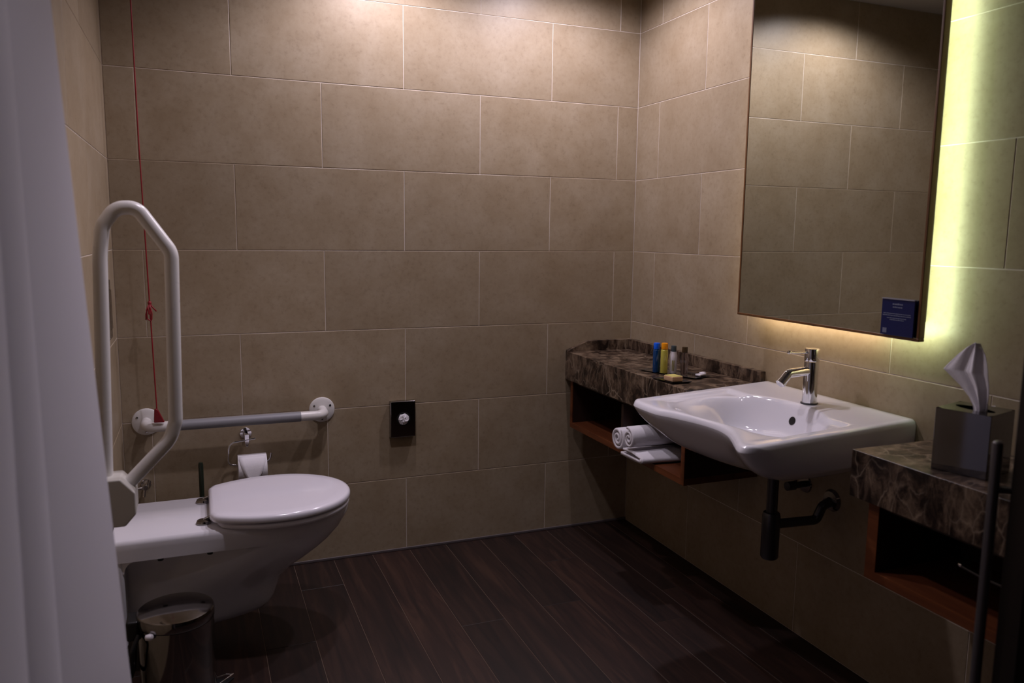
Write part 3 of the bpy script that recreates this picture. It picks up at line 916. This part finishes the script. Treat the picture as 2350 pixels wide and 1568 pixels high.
# ------------------------------------------------------------------ fold-up support rail on the left wall
RY = -.90
fr_ = thing('fold_up_rail', 'white tubular support rail folded upright on the left wall beside the toilet', 'grab rail', (.05, RY, .62))
path = fillet([(.036, RY, .64), (.052, RY, 1.21), (.060, RY, 1.275), (.090, RY, 1.318), (.135, RY, 1.320), (.206, RY, 1.215), (.198, RY, .80), (.185, RY, .755), (.075, RY, .640)],
              [.5, .05, .04, .035, .05, .06, .08], 10)
tubeo('rail_tube', path, .0165, 'rail_white', fr_, 24)
bm = bmesh.new()
prism(bm, [(.010, .677), (.072, .677), (.103, .641), (.103, .588), (.078, .559), (.010, .559)], 'y', RY-.050, RY+.036)
obj('hinge_housing', bm, 'housing', fr_, bevel=.004, seg=3)
boxo('wall_plate', (.0, .010, RY-.06, RY+.06, .49, .70), 'housing', fr_, bevel=.003)

# ------------------------------------------------------------------ grab rail on the back wall
gr = thing('grab_rail', 'white horizontal grab rail with grey grip sleeve on the back wall', 'grab rail', (.38, 0, .61))
for x in (.077, .681):
    wf = latheo('wall_flange', [(0, -.010), (.038, -.010), (.046, -.006), (.048, 0), (0, 0)], (x, 0, .601), 'rail_white', gr, 'y')
    s = 1 if x < .3 else -1
    for k in range(3):
        a = 2*PI*k/3+.5
        latheo('screw', [(0, -.0015), (.004, -.001), (.0042, 0), (0, 0)], (x+.034*math.cos(a), -.010, .601+.034*math.sin(a)), 'steel', wf, 'y', 10)
path = fillet([(.077, -.008, .601), (.077, -.080, .598), (.681, -.080, .598), (.681, -.008, .601)], .052, 8)
tubeo('rail_tube', path, .0172, 'rail_white', gr, 24)
bm = bmesh.new(); tube(bm, [(.165+k*(.594-.165)/40, -.080, .598) for k in range(41)], [.0182 if k % 2 else .0180 for k in range(41)], 28)
obj('grip_sleeve', bm, 'grip', gr, smooth=True, auto=.9)

# ------------------------------------------------------------------ toilet paper
th = thing('paper_holder', 'chrome wire toilet paper holder on the back wall under the grab rail', 'paper holder', (.405, 0, .535))
latheo('wall_rose', [(0, -.006), (.020, -.006), (.022, -.003), (.022, 0), (0, 0)], (.405, 0, .533), 'chrome', th, 'y')
latheo('post', [(0, -.070), (.0065, -.070), (.0075, -.066), (.0075, -.006), (0, -.006)], (.405, 0, .533), 'chrome', th, 'y', 20)
bm = bmesh.new(); prism(bm, [(.3975, .545), (.4125, .545), (.4125, .515), (.408, .500), (.402, .500), (.3975, .515)], 'y', -.074, -.066)
obj('clamp', bm, 'chrome', th, bevel=.001)
wire = fillet([(.434, -.071, .528), (.343, -.071, .518), (.338, -.071, .438), (.372, -.071, .434), (.462, -.071, .434), (.483, -.071, .445), (.488, -.071, .470)], [.025, .03, .03, .05, .02], 6)
tubeo('wire_arm', wire, .0034, 'chrome', th, 12)
tr_ = thing('toilet_roll', 'white toilet paper roll with a folded triangular end', 'toilet paper', (.418, -.07, .41))
bm = bmesh.new(); lathe(bm, [(.018, -.049), (.050, -.049), (.0505, -.048), (.0505, .048), (.050, .049), (.018, .049), (.018, -.049)], (.4205, -.071, .4200), 'x', 40)
obj('roll', bm, 'paper', tr_, smooth=True, auto=.6)
bm = bmesh.new(); R = []
for i in range(13):
    t = i/12; row = []
    if t < .35: ang = math.radians(70-(t/.35)*70); yy = -.071-.0520*math.cos(ang); zz = .420+.0520*math.sin(ang)
    else: yy = -.1238-.012*(t-.35); zz = .420-(t-.35)/.65*.062
    w = .046*(1 if t < .12 else max(.06, 1-(t-.12)/.80))
    for k in range(7): row.append(bm.verts.new((.4205+w*(2*k/6-1), yy-.0006*math.cos(k*PI/3), zz)))
    R.append(row)
for a, b in zip(R, R[1:]):
    for k in range(6): bm.faces.new((a[k], a[k+1], b[k+1], b[k]))
tf = obj('folded_end', bm, 'paper', tr_, smooth=True); tf.modifiers.new('solid', 'SOLIDIFY').thickness = .0008

# ------------------------------------------------------------------ hygiene bag dispenser
bd = thing('bag_dispenser', 'small chrome hygiene bag dispenser on the back wall with paper in its round opening', 'dispenser', (.99, 0, .54))
x0, x1, z0, z1 = .9385, 1.0395, .473, .617
bm = bmesh.new(); box(bm, x0, x1, -.026, 0, z0, z1)
obj('case', bm, 'steel', bd, bevel=.004, seg=3)
latheo('opening', [(0, -.0005), (.026, -.0005), (.0275, .0), (0, 0)], (.9905, -.0262, .547), 'black', bd, 'y')
bm = bmesh.new()
rr = random.Random(3); ctr = bm.verts.new((.990, -.035, .548)); prev = []
for ring, rad, dy in ((0, .010, -.034), (1, .017, -.0325), (2, .0215, -.0278)):
    cur = []
    for k in range(14):
        a = 2*PI*k/14; q = rad*(1+.10*rr.uniform(-1, 1))
        cur.append(bm.verts.new((.990+q*math.cos(a), dy+.003*rr.uniform(-1, .6), .546+q*math.sin(a))))
    if ring == 0:
        for k in range(14): bm.faces.new((ctr, cur[k], cur[(k+1) % 14]))
    else:
        for k in range(14): bm.faces.new((prev[k], cur[k], cur[(k+1) % 14], prev[(k+1) % 14]))
    prev = cur
obj('paper_tuft', bm, 'paper', bd)

# ------------------------------------------------------------------ red emergency cord
ec = thing('emergency_cord', 'red emergency pull cord with a bow knot and triangular handle by the left corner', 'pull cord', (.12, -.1, .615))
def cpt(z):
    ks = [(2.359, .095), (1.99, .1005), (1.55, .103), (1.03, .111), (.90, .113), (.662, .117)]
    for (a, xa), (b, xb) in zip(ks, ks[1:]):
        if z >= b: return xa+(xb-xa)*(a-z)/(a-b)
    return ks[-1][1]
tubeo('cord', [(cpt(z), -.098, z) for z in [2.358-k*.0565 for k in range(31)]], .0022, 'red', ec, 8)
bm = bmesh.new()
kx, kz = cpt(1.025), 1.026
lathe(bm, [(0, .008), (.005, .005), (.0065, 0), (.005, -.006), (0, -.009)], (kx, -.098, kz), 'z', 10)
tube(bm, [(kx, -.098, kz), (kx+.010, -.100, kz-.016), (kx+.020, -.102, kz-.028)], .0022, 8)
tube(bm, [(kx, -.098, kz), (kx-.006, -.102, kz-.014), (kx-.012, -.104, kz-.036), (kx-.013, -.103, kz-.056)], .0022, 8)
tube(bm, fillet([(kx, -.099, kz), (kx-.010, -.106, kz-.022), (kx-.009, -.105, kz-.052), (kx+.004, -.103, kz-.062), (kx+.006, -.104, kz-.035), (kx+.001, -.101, kz-.004)], .008, 4), .0022, 8)
tube(bm, fillet([(kx, -.099, kz), (kx-.004, -.108, kz-.02), (kx-.002, -.108, kz-.05), (kx+.003, -.106, kz-.02), (kx, -.101, kz)], .003, 3), .0020, 8)
obj('bow_knot', bm, 'red', ec, smooth=True)
bm = bmesh.new(); prism(bm, [(.106, .6175), (.140, .6175), (.122, .660), (.116, .667), (.109, .665)], 'y', -.104, -.092)
obj('pull_handle', bm, 'dark_red', ec, bevel=.003)

# ------------------------------------------------------------------ brush and valve behind the toilet
tbr = thing('toilet_brush', 'toilet brush with a dark green handle standing between toilet and back wall', 'toilet brush', (.247, -.12, 0))
latheo('handle', [(0, .10), (.0075, .10), (.0082, .12), (.0082, .462), (.0065, .470), (0, .471)], (.248, -.12, 0), plain('dark_green_handle', (.015, .022, .014), .25), tbr, seg=20)
latheo('holder', [(0, 0), (.042, 0), (.045, .004), (.045, .125), (.040, .128), (.012, .130), (0, .130)], (.248, -.12, 0), 'dark_metal', tbr)
vl = thing('angle_valve', 'small chrome stop valve low on the back wall at the left corner', 'valve', (.05, 0, .38))
latheo('wall_flange', [(0, -.004), (.017, -.004), (.018, 0), (0, 0)], (.066, 0, .378), 'chrome', vl, 'y', 24)
latheo('valve_body', [(0, -.055), (.009, -.055), (.0105, -.052), (.0105, -.030), (.007, -.028), (.007, -.004), (0, -.004)], (.066, 0, .378), 'chrome', vl, 'y', 20)
tubeo('inlet_arm', [(.036, -.042, .373), (.066, -.042, .376)], .005, 'chrome', vl, 14)
tubeo('lever', [(.070, -.046, .380), (.076, -.050, .406)], .004, 'chrome', vl, 12)
tubeo('outlet', [(.064, -.045, .373), (.060, -.048, .345)], .0055, 'chrome', vl, 12)

# ------------------------------------------------------------------ pedal bin
pb = thing('pedal_bin', 'small polished steel pedal bin with a black handle, standing before the toilet', 'bin', (.175, -.82, 0))
bx_, by_ = .174, -.815
latheo('body', [(0, .012), (.093, .012), (.0945, .016), (.0945, .245), (0, .245)], (bx_, by_, 0), 'steel', pb, seg=64)
latheo('base_ring', [(0, 0), (.096, 0), (.097, .004), (.097, .014), (.094, .016), (0, .016)], (bx_, by_, 0), 'black', pb, seg=64)
latheo('lid', [(.0, .247), (.0955, .247), (.0965, .249), (.0965, .268), (.094, .2735), (.088, .2755), (.045, .281), (0, .2825)], (bx_, by_, 0), 'steel', pb, seg=64)
# bail handle and hinge block on the curtain side
a0 = math.radians(205)
bh = tubeo('bail_handle', fillet([(bx_-.088, by_-.045, .236), (bx_-.105, by_-.065, .20), (bx_-.112, by_-.04, .12), (bx_-.108, by_+.02, .12), (bx_-.1, by_+.045, .236)], .02, 5), .006, 'black', pb, 12)
boxo('hinge_block', (bx_-.118, bx_-.088, by_-.036, by_+.03, .215, .268), 'black', pb, bevel=.006, seg=3)
bm = bmesh.new(); lathe(bm, [(0, -.012), (.007, -.010), (.009, 0), (.007, .008), (0, .010)], (bx_-.060, by_-.082, .243), 'x', 14)
obj('handle_pivot', bm, 'lotion', bh, smooth=True)
bm = bmesh.new(); prism(bm, [(bx_+.088, by_+.045), (bx_+.118, by_+.035), (bx_+.140, by_+.015+.02), (bx_+.105, by_-.020+.01), (bx_+.090, by_-.01)], 'z', .022, .028)
pdl = obj('pedal', bm, 'black', pb, bevel=.001)
tubeo('pedal_frame', [(bx_+.090, by_+.05, .027), (bx_+.118, by_+.058, .027), (bx_+.138, by_+.058-.004, .027), (bx_+.100, by_+.015, .027), (bx_+.088, by_+.012, .027)], .0022, 'chrome', pdl, 8)

# ------------------------------------------------------------------ shower curtain
random.seed(2)
bm = bmesh.new()
NZ = 70
rows = []
# plan path from the free edge towards the camera side, hugging the left wall
def curtain_xy(s, z):
    """s 0..1 along the path: from the free edge diagonally back to the wall; broad pleats with sharp valleys"""
    k = 1.6-z; t = s*1.6
    ex = .077+.0505*k
    t1 = .30+.10*k
    br = [0, t1, t1*1.42, t1*2.3, t1*2.9, t1*3.6, t1*4.4, 9]
    w = 0
    for i in range(7):
        if br[i] <= t < br[i+1]:
            q = (t-br[i])/min(.4, br[i+1]-br[i]); q = q-int(q)
            w = (.0075 if i else .006)*max(0, math.sin(PI*q**.8))**.7
    tt = min(t, 1)
    x = ex-(ex-.014)*tt**.8+w; y = -1.60-.65*t-.25*w
    return max(x, .006), y
NS_ = 420
for i in range(NZ+1):
    z = 2.30-i/NZ*2.25; row = []
    for j in range(NS_+1):
        s = j/NS_; x, y = curtain_xy(s, z)
        # crease near the hem
        d = math.exp(-((z-.60-.35*(s-.12))/.035)**2)*math.exp(-((s-.06)/.06)**2)
        y -= .006*d
        row.append(bm.verts.new((x, y, z)))
    rows.append(row)
for a, b in zip(rows, rows[1:]):
    for j in range(NS_): bm.faces.new((a[j], a[j+1], b[j+1], b[j]))
sc_ = thing('shower_curtain', 'white pleated shower curtain hanging at the left edge', 'curtain', (.08, -2.0, .05))
cu = obj('curtain_cloth', bm, 'curtain', sc_, smooth=True)
cu.modifiers.new('solid', 'SOLIDIFY').thickness = .0009
tubeo('curtain_rail', [(.065, -1.50, 2.325), (.065, -2.7, 2.325)], .012, 'chrome', sc_, 16)
for k in range(2):
    tubeo('rail_bracket', [(.065, -1.55-k*1.05, 2.325), (.065, -1.55-k*1.05, H)], .006, 'chrome', sc_, 12)
